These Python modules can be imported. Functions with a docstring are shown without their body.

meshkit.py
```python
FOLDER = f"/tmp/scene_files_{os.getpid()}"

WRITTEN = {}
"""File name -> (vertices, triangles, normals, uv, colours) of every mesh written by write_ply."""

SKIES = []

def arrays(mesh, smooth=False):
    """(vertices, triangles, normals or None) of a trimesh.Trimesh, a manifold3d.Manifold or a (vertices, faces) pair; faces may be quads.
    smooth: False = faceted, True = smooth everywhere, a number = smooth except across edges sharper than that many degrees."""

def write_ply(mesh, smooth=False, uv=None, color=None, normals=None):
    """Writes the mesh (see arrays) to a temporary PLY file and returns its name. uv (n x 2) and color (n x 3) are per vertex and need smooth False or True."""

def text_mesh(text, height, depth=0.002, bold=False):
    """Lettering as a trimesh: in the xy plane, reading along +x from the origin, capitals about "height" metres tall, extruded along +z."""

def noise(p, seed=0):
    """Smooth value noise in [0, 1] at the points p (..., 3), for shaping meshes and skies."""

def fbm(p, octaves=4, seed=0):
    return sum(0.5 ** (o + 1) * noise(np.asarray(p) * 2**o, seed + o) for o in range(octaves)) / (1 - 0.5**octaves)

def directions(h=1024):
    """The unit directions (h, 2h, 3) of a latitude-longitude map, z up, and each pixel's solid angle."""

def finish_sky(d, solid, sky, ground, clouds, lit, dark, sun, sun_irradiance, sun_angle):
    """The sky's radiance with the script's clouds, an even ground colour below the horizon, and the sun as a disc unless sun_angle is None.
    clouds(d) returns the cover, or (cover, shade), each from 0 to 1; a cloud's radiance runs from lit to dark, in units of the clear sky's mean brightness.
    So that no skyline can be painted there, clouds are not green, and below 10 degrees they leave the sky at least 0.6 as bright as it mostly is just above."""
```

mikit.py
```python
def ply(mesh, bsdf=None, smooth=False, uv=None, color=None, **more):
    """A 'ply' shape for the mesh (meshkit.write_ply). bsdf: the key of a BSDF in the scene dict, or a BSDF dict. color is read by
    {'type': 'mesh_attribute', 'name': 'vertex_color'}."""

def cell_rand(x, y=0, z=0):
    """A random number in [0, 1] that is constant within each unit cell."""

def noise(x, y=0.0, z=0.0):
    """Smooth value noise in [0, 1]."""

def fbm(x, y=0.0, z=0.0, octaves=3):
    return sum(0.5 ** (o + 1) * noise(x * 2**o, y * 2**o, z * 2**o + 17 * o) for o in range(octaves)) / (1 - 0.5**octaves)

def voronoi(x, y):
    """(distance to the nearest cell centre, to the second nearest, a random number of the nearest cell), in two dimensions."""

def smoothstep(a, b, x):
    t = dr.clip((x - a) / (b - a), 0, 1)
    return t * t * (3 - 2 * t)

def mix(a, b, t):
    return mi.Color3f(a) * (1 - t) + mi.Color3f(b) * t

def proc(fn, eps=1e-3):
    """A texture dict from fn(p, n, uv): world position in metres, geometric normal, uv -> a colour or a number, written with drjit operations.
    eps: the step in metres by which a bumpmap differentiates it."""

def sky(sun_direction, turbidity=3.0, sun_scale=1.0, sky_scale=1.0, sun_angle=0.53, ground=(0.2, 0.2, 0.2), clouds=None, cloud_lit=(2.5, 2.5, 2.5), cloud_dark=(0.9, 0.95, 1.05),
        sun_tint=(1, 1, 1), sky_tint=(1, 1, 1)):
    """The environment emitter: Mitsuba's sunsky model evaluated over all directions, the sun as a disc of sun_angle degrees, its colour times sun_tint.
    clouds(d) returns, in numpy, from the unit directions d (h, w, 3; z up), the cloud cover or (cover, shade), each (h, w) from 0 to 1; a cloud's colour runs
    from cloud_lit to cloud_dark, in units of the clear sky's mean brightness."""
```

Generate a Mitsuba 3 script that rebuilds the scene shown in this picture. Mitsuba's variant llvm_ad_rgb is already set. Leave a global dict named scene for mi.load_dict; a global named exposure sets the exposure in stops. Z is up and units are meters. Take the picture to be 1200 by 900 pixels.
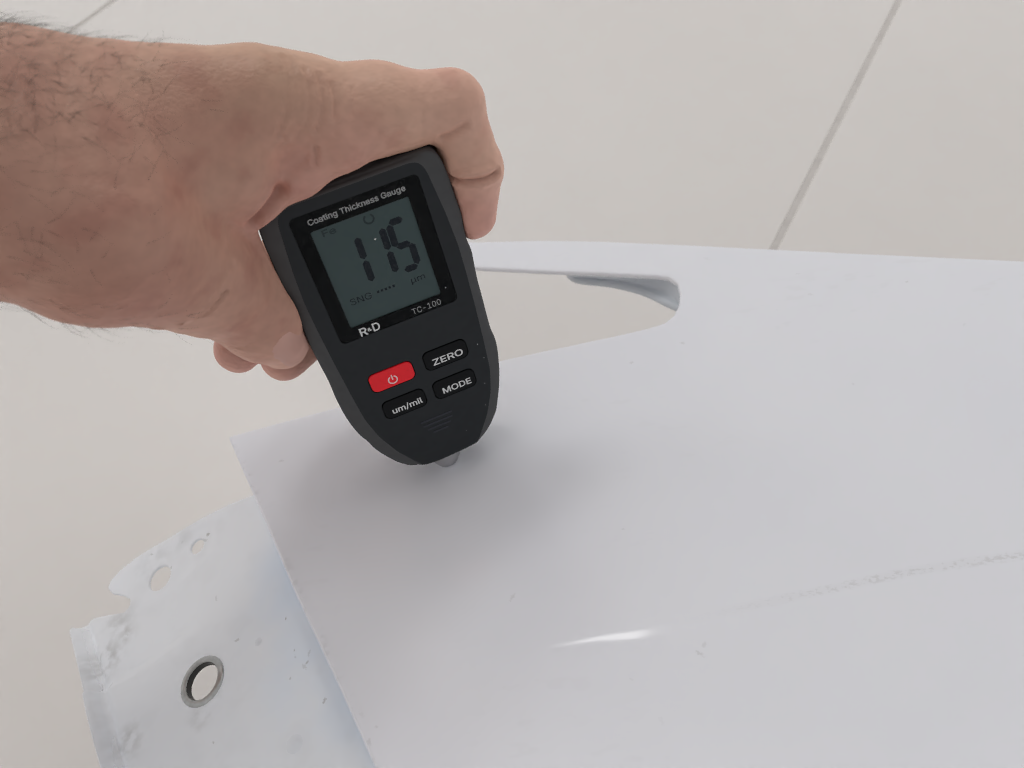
"""A coating thickness gauge held by a hand against a white car fender that lies on a tiled floor."""
import math
import numpy as np
import trimesh, shapely, manifold3d
import shapely.geometry as sg
from scipy.spatial import Delaunay, cKDTree
import mitsuba as mi
import drjit as dr
import mikit, meshkit
from mikit import proc, fbm, noise, smoothstep, mix

T = mi.ScalarTransform4f
scene, labels = {}, {}
rng = np.random.default_rng(7)

# ------------------------------------------------------------------ camera, light, exposure
PITCH = math.atan2(1512, 1000)
FWD = np.array([0, math.cos(PITCH), -math.sin(PITCH)])
CAM = np.array([0, 0, 0.43])
scene['camera'] = {'type': 'thinlens', 'aperture_radius': 0.0010, 'focus_distance': 0.29, 'fov': 2 * math.degrees(math.atan(0.6)), 'fov_axis': 'x', 'near_clip': 0.02, 'far_clip': 60.0,
                   'to_world': T().look_at(origin=CAM.tolist(), target=(CAM + FWD).tolist(), up=[0, 0, 1])}
exposure = -0.17
AMBIENT = 0.62
scene['room_light'] = {'type': 'constant', 'radiance': {'type': 'rgb', 'value': [AMBIENT * 1.0, AMBIENT * 0.985, AMBIENT * 0.985]}}
LAMPS = [((0.30, 1.6, 2.75), (0.9, 0.5), 8.0), ((-2.4, 1.8, 2.75), (1.2, 0.6), 3.5), ((-1.0, 1.85, 2.75), (0.80, 0.60), 12.5)]


# ------------------------------------------------------------------ helpers
def numbered(name):
    if name not in scene:
        return name
    k = 1
    while f'{name}_{k:03d}' in scene:
        k += 1
    return f'{name}_{k:03d}'


def obj(key, mesh, m, smooth=30, label=None, **kw):
    key = numbered(key)
    scene[key] = mikit.ply(mesh, m, smooth=smooth, **kw)
    if label:
        labels[key] = {'label': label}
    return key


def thing(key, label, category, group=None, kind=None):
    labels[key] = {'label': label, 'category': category}
    if group:
        labels[key]['group'] = group
    if kind:
        labels[key] = {'kind': kind}


def tm(v, f):
    return trimesh.Trimesh(np.asarray(v, float), np.asarray(f, int), process=False)


def box(lo, hi):
    return trimesh.creation.box(bounds=[lo, hi])


def tube(path, r, n=8, caps=True):
    """A tube along a polyline; r a number or one per point."""
    p = np.asarray(path, float)
    r = np.broadcast_to(np.asarray(r, float), len(p))
    t = np.gradient(p, axis=0)
    t /= np.linalg.norm(t, axis=1, keepdims=True) + 1e-12
    a = np.cross(t, [0.31, 0.2, 0.93])
    a /= np.linalg.norm(a, axis=1, keepdims=True) + 1e-12
    b = np.cross(t, a)
    th = np.arange(n) / n * 2 * np.pi
    ring = (np.cos(th)[None, :, None] * a[:, None] + np.sin(th)[None, :, None] * b[:, None]) * r[:, None, None] + p[:, None]
    v = ring.reshape(-1, 3)
    f = []
    for i in range(len(p) - 1):
        for k in range(n):
            q = (k + 1) % n
            f += [(i * n + k, i * n + q, (i + 1) * n + q), (i * n + k, (i + 1) * n + q, (i + 1) * n + k)]
    if caps:
        for k in range(1, n - 1):
            f += [(0, k + 1, k), ((len(p) - 1) * n, (len(p) - 1) * n + k, (len(p) - 1) * n + k + 1)]
    return tm(v, f)


def smooth_line(pts, step, closed=False, smooth=0.0):
    """Resample a polyline at an even step, after rounding its corners."""
    p = np.asarray(pts, float)
    if closed:
        p = np.vstack([p, p[:1]])
    d = np.r_[0, np.cumsum(np.linalg.norm(np.diff(p, axis=0), axis=1))]
    n = max(int(d[-1] / step), 3)
    u = np.linspace(0, d[-1], n + 1)
    q = np.c_[[np.interp(u, d, p[:, k]) for k in range(p.shape[1])]].T
    if smooth > 0:
        from scipy.ndimage import gaussian_filter1d
        q = gaussian_filter1d(q[:-1] if closed else q, smooth / step, axis=0, mode='wrap' if closed else 'nearest')
        return q
    return q[:-1] if closed else q


def seg_dist(x, y, line):
    """Distance from (x, y) (numpy) to a polyline, the signed side and the distance along it."""
    best = np.full(np.shape(x), 1e9)
    side = np.zeros(np.shape(x))
    along = np.zeros(np.shape(x))
    run = 0.0
    for (x0, y0), (x1, y1) in zip(line[:-1], line[1:]):
        dx, dy = x1 - x0, y1 - y0
        ln = math.hypot(dx, dy)
        u = np.clip(((x - x0) * dx + (y - y0) * dy) / ln**2, 0, 1)
        ex, ey = x - x0 - u * dx, y - y0 - u * dy
        d = np.hypot(ex, ey)
        s = np.sign(dx * (y - y0) - dy * (x - x0))
        m = d < best
        best, side, along = np.where(m, d, best), np.where(m, s, side), np.where(m, run + u * ln, along)
        run += ln
    return best, side, along


def sst(a, b, x):
    t = np.clip((x - a) / (b - a), 0, 1)
    return t * t * (3 - 2 * t)


# --- measured points (millimetres) ---
PANEL_EDGE = [[-0.8, -129.3],[-5.2, -122.6],[-23.8, -94.5],[-49.4, -57.0],[-72.8, -20.7],[-90.8, 6.5],[-108.8, 34.1]]
PANEL_LOWER = [[-107.8, 34.8],[-84.2, 39.9],[-60.6, 44.7],[-29.6, 52.1],[-2.4, 57.9],[16.9, 62.9],[40.1, 65.7],[66.8, 68.7],[81.9, 70.8],[88.8, 72.9],[93.2, 77.7],[96.0, 85.0],[97.3, 94.5],[96.6, 103.3],[93.4, 109.1],[88.8, 112.0],[76.0, 117.0],[59.4, 123.6],[33.3, 133.1],[-4.3, 147.9],[-61.7, 171.1],[-134.2, 201.7],[-154.1, 210.1]]
PANEL_TOP = [[-160.9, 230.5],[-67.6, 200.1],[-7.3, 176.0],[31.9, 164.7],[59.5, 154.6],[102.0, 137.0],[140.3, 120.4],[175.1, 105.3],[235.9, 79.5]]
CREASE = [[21.6, -89.5],[42.9, -87.0],[58.7, -84.2],[70.4, -83.1],[84.6, -81.6],[105.0, -78.1],[135.2, -73.2],[154.9, -70.0],[183.2, -68.0]]
SPECKS = [[111.9, 120.0],[149.3, 95.0],[95.6, 56.1],[136.2, 70.2],[190.1, 76.7],[-8.9, -114.8],[-7.5, -110.1],[-13.0, -106.0],[-38.8, -73.8],[90.0, -90.0],[88.5, -92.8],[68.5, -99.5],[76.3, -112.8],[-76.0, 13.3],[-89.0, 7.2],[-84.9, -0.4],[73.6, 47.5],[151.5, 77.8],[201.7, 42.7],[155.1, 16.1],[67.6, -43.3],[30.8, -67.6]]
FL_OUT = [[8.2, 2.0],[0.0, 0.0],[-8.4, -1.6],[-18.6, -4.8],[-28.7, -8.5],[-36.7, -11.9],[-45.0, -14.8],[-53.1, -18.1],[-59.9, -22.5],[-64.0, -26.5],[-64.8, -30.2],[-61.2, -33.4],[-54.4, -35.3],[-49.3, -37.7],[-48.6, -40.7],[-50.9, -42.9],[-59.7, -42.8],[-67.4, -43.2],[-72.2, -45.1],[-73.8, -48.9],[-68.8, -55.9],[-58.4, -70.6],[-49.0, -84.3],[-41.6, -94.0],[-33.1, -104.7],[-15.8, -127.0],[102.5, -131.4],[85.4, -103.7],[65.0, -71.8],[43.5, -40.4]]
FL_RIDGE = [[-72.0, -47.7],[-61.7, -61.9],[-52.3, -74.5],[-42.5, -87.9],[-31.3, -103.4],[-18.4, -120.4]]
FL_STEP = [[-48.4, -73.6],[-32.4, -67.5],[-23.0, -62.3],[-12.4, -56.7],[-2.7, -51.2]]
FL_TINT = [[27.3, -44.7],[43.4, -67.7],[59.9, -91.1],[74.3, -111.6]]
FL_HOLES = [[-36.7, -30.3],[-20.7, -19.0],[-0.2, -76.1]]
FL_DROPS = [[45.2, -101.1],[21.6, -64.1]]
FL_SMUDGE = [[-53.7, -62.8],[-28.2, -95.0],[2.8, -88.8],[-51.7, -45.7],[-42.7, -21.0],[-29.3, -13.6],[-45.9, -52.4]]
FL_SPECKS = [[-43.4, -12.7],[-29.1, -15.6],[-17.1, -16.9],[-16.1, -14.4],[-3.6, -43.9],[-31.7, -26.6],[-44.4, -18.8],[-46.1, -72.8],[44.8, -71.2],[44.7, -74.2],[43.9, -75.6],[38.3, -69.2],[39.2, -71.7],[54.3, -88.1],[38.7, -79.1],[31.9, -56.8],[11.1, -98.0],[-45.9, -52.4],[11.6, -62.3]]
FRAMES = {"P": [-0.024872860678, 0.1596401044669021, 0.1327891205957618], "s": [0.9703647516601547, -0.0, 0.24164488145939772], "t": [0.074056244831412, 0.9518812010865977, -0.2973850271138113], "n": [-0.23001722, 0.3064672604863566, 0.9236719653023661], "Pf": [-0.10997924971820094, 0.15664679908485424, 0.10825813365112591], "fs": [0.916720128490574, -0.0, 0.3995299813784009], "ft": [0.0256415615058796, 0.9979383824723784, -0.05883447213966625], "fn": [-0.39870630336598084, 0.06417931745050715, 0.9148302022057544], "G0": [-0.0426017, 0.1818184444315139, 0.22494859928944302], "GA": [[0.91897643, 0.38075262397353327, 0.102517113618485],[-0.23001722, 0.3064672604863566, 0.9236719653023661],[0.32027239, -0.8724134711595654, 0.36921584920716344]]}
BR_TOP = [[23.8, 286.0, 101.4],[34.1, 282.0, 105.3],[46.2, 277.6, 109.7],[57.9, 272.9, 114.2],[69.3, 268.3, 118.6],[75.7, 263.8, 121.7],[77.4, 254.7, 125.1],[77.0, 245.1, 128.2]]
BR_MID = [[27.3, 295.0, 89.0],[31.9, 290.3, 91.6],[39.4, 287.3, 94.5],[49.7, 282.3, 98.8],[59.5, 276.6, 103.1],[67.6, 269.4, 107.5],[73.1, 262.6, 111.1],[76.9, 256.5, 114.1],[79.7, 251.6, 116.4]]
BR_LOW = [[28.2, 295.0, 87.6],[31.8, 287.9, 90.8],[38.5, 284.3, 93.7],[49.1, 279.3, 98.0],[59.2, 272.1, 102.9],[66.5, 264.9, 107.1],[71.5, 257.7, 110.7],[75.8, 252.3, 113.6],[79.4, 248.5, 115.7]]
JOINTS = {"arm2": [-319.6, 139.4, 240.5, 37], "arm": [-197.8, 160.7, 278.5, 30], "wrist": [-131.2, 157.2, 288.2, 26.7], "wristU": [-144.9, 178.7, 272.4, 24.5], "meta0": [-119.8, 176.6, 290.2, 15.8], "knuck": [-71.9, 198.1, 275.7, 12.6], "mid0": [-137.2, 200.5, 268.9, 17], "mid1": [-73.9, 214.0, 257.4, 13], "ring1": [-81.4, 221.3, 245.5, 12.0], "lit1": [-91.3, 228.9, 233.7, 11.0], "cmc": [-106.4, 150.9, 272.0, 21.0], "tmcp": [-91.7, 165.3, 237.2, 15.2], "tip_": [-80.6, 168.1, 212.6, 11.8], "ttip": [-76.4, 167.7, 201.6, 8.6], "fill0": [-110.2, 166.9, 281.4, 18], "fill1": [-81.1, 183.4, 263.6, 13], "web0": [-75.2, 183.7, 252.9, 6.8], "webt": [-81.6, 178.1, 245.7, 4.4], "webm": [-62.4, 190.1, 256.6, 7.0], "web1": [-50.0, 196.7, 260.4, 7.6], "i0": [-62.7, 203.0, 269.3, 12.6], "i05": [-40.8, 208.9, 262.5, 11.3], "i1": [-18.6, 215.8, 258.6, 9.7], "i2": [-12.6, 208.4, 239.9, 9.0], "i3": [-13.6, 203.4, 225.3, 8.2], "ifold": [-22.1, 216.6, 246.0, 8.0], "m1": [-48.0, 221.8, 217.0, 9.5], "m2": [-55.4, 205.3, 188.1, 9], "m3": [-82.8, 179.3, 176.9, 8.0], "r1": [-59.7, 232.1, 207.1, 9.0], "r2": [-74.1, 208.5, 181.9, 8.8], "r3": [-100.2, 182.5, 176.7, 8.3], "l1": [-76.8, 239.0, 196.0, 8.0], "l2": [-92.8, 219.4, 180.6, 7.6], "l3": [-104.9, 200.7, 183.9, 7.0]}
WRINKLES = [[[[-63.5, 201.8, 281.7],[-61.8, 196.3, 278.1],[-61.1, 190.4, 274.2],[-62.5, 185.5, 270.9]], 0.42, 0.9, 0.16],[[[-58.3, 200.6, 280.9],[-56.4, 195.3, 277.4],[-56.2, 189.8, 273.8],[-58.3, 184.1, 270.0]], 0.42, 0.9, 0.16],[[[-53.6, 200.6, 280.9],[-51.9, 195.9, 277.8],[-51.7, 190.4, 274.2],[-53.1, 186.5, 271.6]], 0.42, 0.9, 0.16],[[[-48.9, 199.2, 280.0],[-47.7, 194.7, 277.0],[-47.9, 190.4, 274.2]], 0.42, 0.9, 0.16],[[[-59.9, 198.2, 279.4],[-58.8, 192.4, 275.5],[-59.9, 186.5, 271.6]], 0.42, 0.9, 0.16],[[[-66.3, 200.2, 280.7],[-65.3, 194.3, 276.8],[-66.3, 188.4, 272.9]], 0.42, 0.9, 0.16],[[[-55.1, 192.0, 263.2],[-56.1, 189.5, 261.6],[-57.1, 187.5, 260.2]], 0.7, 0.7, 0.5],[[[-26.1, 208.8, 264.8],[-26.8, 206.5, 263.2],[-26.3, 203.7, 261.4],[-24.8, 202.4, 260.6]], -0.18, 0.8, 0],[[[-21.3, 202.2, 255.6],[-19.3, 203.9, 256.8],[-16.4, 205.7, 257.9],[-14.1, 207.4, 259.0]], 0.8, 1.0, 0.5],[[[-19.6, 202.6, 242.7],[-14.7, 201.9, 242.2],[-9.4, 202.4, 242.5],[-4.3, 203.3, 243.1]], 1.4, 0.9, 0.9],[[[-18.2, 204.8, 244.2],[-13.4, 205.1, 244.3],[-8.0, 205.5, 244.6]], 0.2, 0.8, 0.15],[[[-74.8, 174.3, 250.3],[-73.6, 177.6, 252.5],[-71.1, 180.8, 254.7],[-67.4, 183.9, 256.7]], 2.0, 1.9, 1.0],[[[-67.2, 184.7, 256.0],[-63.0, 187.8, 258.0],[-58.8, 190.2, 259.7]], 0.35, 1.2, 0.25],[[[-83.7, 155.5, 216.4],[-79.2, 157.1, 217.4],[-74.4, 159.9, 219.3],[-71.3, 162.8, 221.2]], 0.22, 0.6, 0.12],[[[-81.3, 154.4, 215.6],[-77.1, 156.2, 216.8],[-72.9, 158.8, 218.5]], 0.22, 0.6, 0.12],[[[-84.5, 157.1, 217.4],[-79.7, 158.8, 218.5],[-75.5, 161.5, 220.3],[-73.4, 163.7, 221.7]], 0.22, 0.6, 0.12],[[[-86.6, 158.4, 218.2],[-81.8, 160.2, 219.4],[-77.6, 162.8, 221.2]], 0.22, 0.6, 0.12],[[[-96.6, 142.2, 242.3],[-97.8, 144.1, 243.6],[-98.0, 146.1, 244.9],[-97.3, 148.8, 246.7]], 0.7, 0.55, 0.3],[[[-90.7, 142.0, 242.2],[-91.4, 143.4, 243.1],[-91.6, 145.3, 244.4]], 0.7, 0.55, 0.3],[[[-81.8, 141.4, 241.8],[-79.4, 144.1, 243.6],[-76.4, 146.9, 245.4],[-72.8, 148.8, 246.7]], 0.7, 0.55, 0.3],[[[-86.5, 151.5, 246.1],[-83.0, 154.5, 248.0],[-79.4, 158.4, 250.6]], 0.15, 1.2, 0.05],[[[-91.2, 151.5, 246.1],[-88.9, 155.4, 248.7],[-85.3, 160.4, 251.9]], 0.15, 1.2, 0.05],[[[-83.0, 150.1, 245.1],[-78.7, 153.5, 247.4],[-74.7, 158.0, 250.4]], 0.15, 1.2, 0.05],[[[-86.6, 177.9, 262.3],[-80.4, 176.0, 261.0],[-75.2, 171.8, 258.3]], 0.16, 0.7, 0.06],[[[-88.5, 174.0, 259.7],[-82.1, 171.8, 258.3],[-76.2, 167.4, 255.4]], 0.16, 0.7, 0.06],[[[-90.0, 168.6, 256.2],[-83.3, 166.2, 254.6],[-76.6, 161.9, 251.7]], 0.16, 0.7, 0.06],[[[-89.0, 164.0, 253.2],[-82.8, 161.5, 251.4],[-75.7, 157.5, 248.8]], 0.16, 0.7, 0.06],[[[-50.0, 196.8, 274.8],[-48.6, 192.8, 272.2],[-49.5, 189.3, 269.8]], 0.16, 0.7, 0.06],[[[-44.7, 201.2, 277.7],[-43.8, 197.2, 275.1],[-44.7, 192.8, 272.2]], 0.16, 0.7, 0.06],[[[-71.4, 200.8, 277.4],[-70.0, 194.8, 273.5],[-70.4, 188.9, 269.6]], 0.16, 0.7, 0.06],[[[-94.0, 155.1, 247.2],[-88.1, 157.5, 248.8],[-82.1, 156.7, 248.3]], 0.16, 0.7, 0.06],[[[-114.0, 150.0, 301.4],[-102.6, 148.4, 300.3],[-91.2, 145.2, 298.3],[-77.9, 146.0, 298.8],[-64.6, 148.4, 300.3]], 0.25, 2.5, 0.06],[[[-104.4, 156.3, 317.6],[-103.5, 151.8, 314.6],[-104.4, 147.3, 311.6]], 0.3, 1.5, 0.1]]
NAIL = [[-0.07126, 0.15867, 0.20883],[0.59902, -0.13772, -0.7888],[0.74868, 0.44572, 0.49073],[0.284, -0.88452, 0.3701]]
# --- end of measured points ---


def frame(o, *axes):
    return np.array(FRAMES[o]), *[np.array(FRAMES[a]) for a in axes]


# ------------------------------------------------------------------ materials
def rgb(*c):
    return {'type': 'rgb', 'value': list(c)}


def plain(name, c, rough=0.5, **kw):
    scene[name] = {'type': 'twosided', 'bsdf': {'type': 'principled', 'base_color': rgb(*c) if isinstance(c, tuple) else c, 'roughness': rough, **kw}}
    return name


def tile_color(p, n, uv):
    f = fbm(p.x * 6, p.y * 6, 3.0, 4)
    g = fbm(p.x * 60, p.y * 60, 1.0, 2)
    c = mix((0.68, 0.65, 0.622), (0.725, 0.70, 0.672), f * 0.8 + g * 0.2)
    return c


plain('tile_glaze', proc(tile_color), 0.34, specular=0.4)
plain('grout_cement', proc(lambda p, n, uv: mix((0.53, 0.505, 0.48), (0.61, 0.585, 0.56), fbm(p.x * 150, p.y * 150, 0.0, 2))), 0.9, specular=0.1)

PO, PS, PT, PN = frame('P', 's', 't', 'n')
FO, FS, FT, FN = frame('Pf', 'fs', 'ft', 'fn')


def local(p, o, a, b):
    q = [p.x - float(o[0]), p.y - float(o[1]), p.z - float(o[2])]
    return tuple(q[0] * float(v[0]) + q[1] * float(v[1]) + q[2] * float(v[2]) for v in (a, b))


def spots(x, y, pts, size, seed):
    """Cover of small irregular dirt specks at the points (mm)."""
    out = mi.Float(0)
    wob = (noise(x * 2500, y * 2500, 5.0) - 0.5) * 1.1
    for i, (px, py) in enumerate(pts):
        r = np.random.default_rng(seed + i)
        ang, el, sz = r.uniform(0, 3.14), r.uniform(1.0, 2.6), size * r.uniform(0.45, 1.1)
        dx, dy = x - px / 1000, y - py / 1000
        u = (dx * math.cos(ang) + dy * math.sin(ang)) / el
        v = -dx * math.sin(ang) + dy * math.cos(ang)
        out = dr.maximum(out, (1 - smoothstep(0.5, 1.4, dr.sqrt(u * u + v * v) / sz + wob)) * float(r.uniform(0.25, 0.9)))
    return out


def line_band(x, y, line, width):
    """How near (x, y) is to a polyline in metres (drjit), from 0 to 1, and the position along it in metres."""
    best, along, run = mi.Float(9), mi.Float(0), 0.0
    for (x0, y0), (x1, y1) in zip(line[:-1], line[1:]):
        x0, y0, x1, y1 = x0 / 1000, y0 / 1000, x1 / 1000, y1 / 1000
        ln = math.hypot(x1 - x0, y1 - y0)
        u = dr.clip(((x - x0) * (x1 - x0) + (y - y0) * (y1 - y0)) / ln**2, 0, 1)
        d = dr.sqrt(dr.square(x - x0 - u * (x1 - x0)) + dr.square(y - y0 - u * (y1 - y0)))
        along = dr.select(d < best, run + u * ln, along)
        best = dr.minimum(best, d)
        run += ln
    return 1 - smoothstep(0.2, 1.0, best / width), along


def panel_color(p, n, uv):
    x, y = local(p, PO, PS, PT)
    c = mix((0.715, 0.725, 0.77), (0.745, 0.755, 0.79), fbm(x * 25, y * 25, 2.0, 2))
    dirt = spots(x, y, SPECKS, 0.0007, 40) * 0.22
    band, along = line_band(x, y, CREASE, 0.0022)
    gr = smoothstep(0.50, 0.74, fbm(x * 900, y * 1500, 4.0, 3)) * smoothstep(0.06, 0.125, along) * band
    scuff = smoothstep(0.66, 0.80, fbm(x * 130 + 5, y * 260, 9.0, 3)) * smoothstep(0.45, 0.7, fbm(x * 14, y * 14, 3.0, 2)) * 0.035
    edge, ealong = line_band(x, y, PANEL_EDGE, 0.004)
    ed = edge * smoothstep(0.55, 0.75, fbm(x * 300, y * 300, 14.0, 3)) * 0.12
    dirt = dr.clip(dr.maximum(dr.maximum(dirt, gr * 0.17 + band * smoothstep(0.05, 0.11, along) * 0.035), dr.maximum(scuff, ed)), 0, 1)  # dirt grains, plus a faint continuous line painting the shading of the crease
    return mix(c, (0.24, 0.225, 0.20), dirt)


def flange_color(p, n, uv):
    x, y = local(p, FO, FS, FT)
    c = mix((0.79, 0.825, 0.87), (0.82, 0.845, 0.87), fbm(x * 40, y * 40, 2.0, 2))
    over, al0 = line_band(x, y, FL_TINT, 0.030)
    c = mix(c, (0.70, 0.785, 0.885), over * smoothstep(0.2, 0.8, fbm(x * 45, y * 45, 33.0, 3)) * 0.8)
    dirt = spots(x, y, FL_SPECKS, 0.0007, 11) * 0.75
    sm = mi.Float(0)
    for i, (px, py) in enumerate(FL_SMUDGE):
        dx, dy = x - px / 1000, y - py / 1000
        rr = (0.0075, 0.006, 0.004, 0.007, 0.009, 0.006, 0.004)[i % 7]
        sm = dr.maximum(sm, dr.exp(-(dx * dx + dy * dy) / (rr * rr)) * (0.55, 0.4, 0.35, 0.3, 0.15, 0.15, 0.4)[i % 7])
    sm *= smoothstep(0.25, 0.8, fbm(x * 300, y * 300, 7.0, 3)) * 1.1
    film = smoothstep(0.55, 0.8, fbm(x * 90, y * 90, 21.0, 4)) * 0.035
    rim, al = line_band(x, y, FL_RIDGE, 0.0032)
    sm = dr.maximum(sm, rim * smoothstep(0.3, 0.75, fbm(x * 160, y * 160, 27.0, 3)) * 0.13)
    return mix(c, (0.27, 0.26, 0.23), dr.clip(dr.maximum(dr.maximum(dirt, sm), film), 0, 1))


plain('panel_paint', proc(panel_color), 0.20, specular=0.5)
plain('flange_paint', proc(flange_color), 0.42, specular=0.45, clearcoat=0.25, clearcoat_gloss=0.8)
plain('shaded_bracket_paint', (0.52, 0.555, 0.595), 0.35, specular=0.5, clearcoat=0.4)  # greyer than the panel: shade of the slot put into the base colour
plain('grey_metal', proc(lambda p, n, uv: mix((0.34, 0.35, 0.345), (0.56, 0.57, 0.56), fbm(p.x * 700, p.y * 700, p.z * 700, 3))), 0.30, metallic=0.9)

scene['black_plastic'] = {'type': 'twosided', 'bsdf': {'type': 'bumpmap', 'arbitrary': proc(lambda p, n, uv: noise(p.x * 5200, p.y * 5200, p.z * 5200) * 0.00004, 5e-5),
                          'bsdf': {'type': 'principled', 'base_color': proc(lambda p, n, uv: mix((0.0125, 0.0155, 0.0185), (0.0170, 0.0200, 0.0225), fbm(p.x * 300, p.y * 300, p.z * 300, 3))), 'roughness': 0.55, 'specular': 0.25}}}
plain('rubber_grip', proc(lambda p, n, uv: mix((0.048, 0.050, 0.053), (0.060, 0.062, 0.064), fbm(p.x * 400, p.y * 400, p.z * 400, 3))), 0.62, specular=0.35)
plain('black_glass', (0.0015, 0.0022, 0.0026), 0.35, specular=0.06)
plain('button_black', (0.003, 0.004, 0.005), 0.45, specular=0.15)
plain('button_red', (0.80, 0.014, 0.024), 0.42, specular=0.3)
plain('groove_black', (0.006, 0.006, 0.007), 0.8, specular=0.1)
plain('print_white', (0.62, 0.63, 0.63), 0.6, specular=0.2)
plain('print_pale', (0.80, 0.55, 0.55), 0.6, specular=0.2)
plain('print_grey', (0.30, 0.31, 0.31), 0.6, specular=0.2)
plain('lcd_back', proc(lambda p, n, uv: mix((0.034, 0.060, 0.061), (0.039, 0.064, 0.065), fbm(p.x * 200, p.y * 200, p.z * 200, 2))), 0.5, specular=0.3)
plain('lcd_ink', (0.004, 0.008, 0.013), 0.6, specular=0.2)
plain('lcd_faint', (0.018, 0.031, 0.034), 0.6, specular=0.2)
plain('dust', (0.55, 0.55, 0.55), 0.9)
plain('emboss', (0.022, 0.025, 0.034), 0.5, specular=0.35)
scene['chrome'] = {'type': 'twosided', 'bsdf': {'type': 'roughconductor', 'material': 'Cr', 'alpha': 0.04}}
scene['clear_pane'] = {'type': 'thindielectric', 'int_ior': 1.10}
scene['water'] = {'type': 'dielectric', 'int_ior': 1.33}

# ------------------------------------------------------------------ floor: tiles along the two joints in view
JD = np.array([0.479, 0.878]); JD /= np.linalg.norm(JD)
JP = np.array([JD[1], -JD[0]])
L1, L2 = np.array([0.18, 0.40]), np.array([-0.37, 0.63])      # a point on each joint
c1, c2 = L1 @ JP, L2 @ JP
pitch = c1 - c2
gap = 0.0048
gv = [(-4, -4, -0.0013), (4, -4, -0.0013), (4, 5, -0.0013), (-4, 5, -0.0013)]
scene['floor'] = mikit.ply(tm(gv, [(0, 1, 2), (0, 2, 3)]), 'grout_cement')
thing('floor', None, None, kind='structure')
TL = 2 * pitch
first = -0.30


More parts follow.
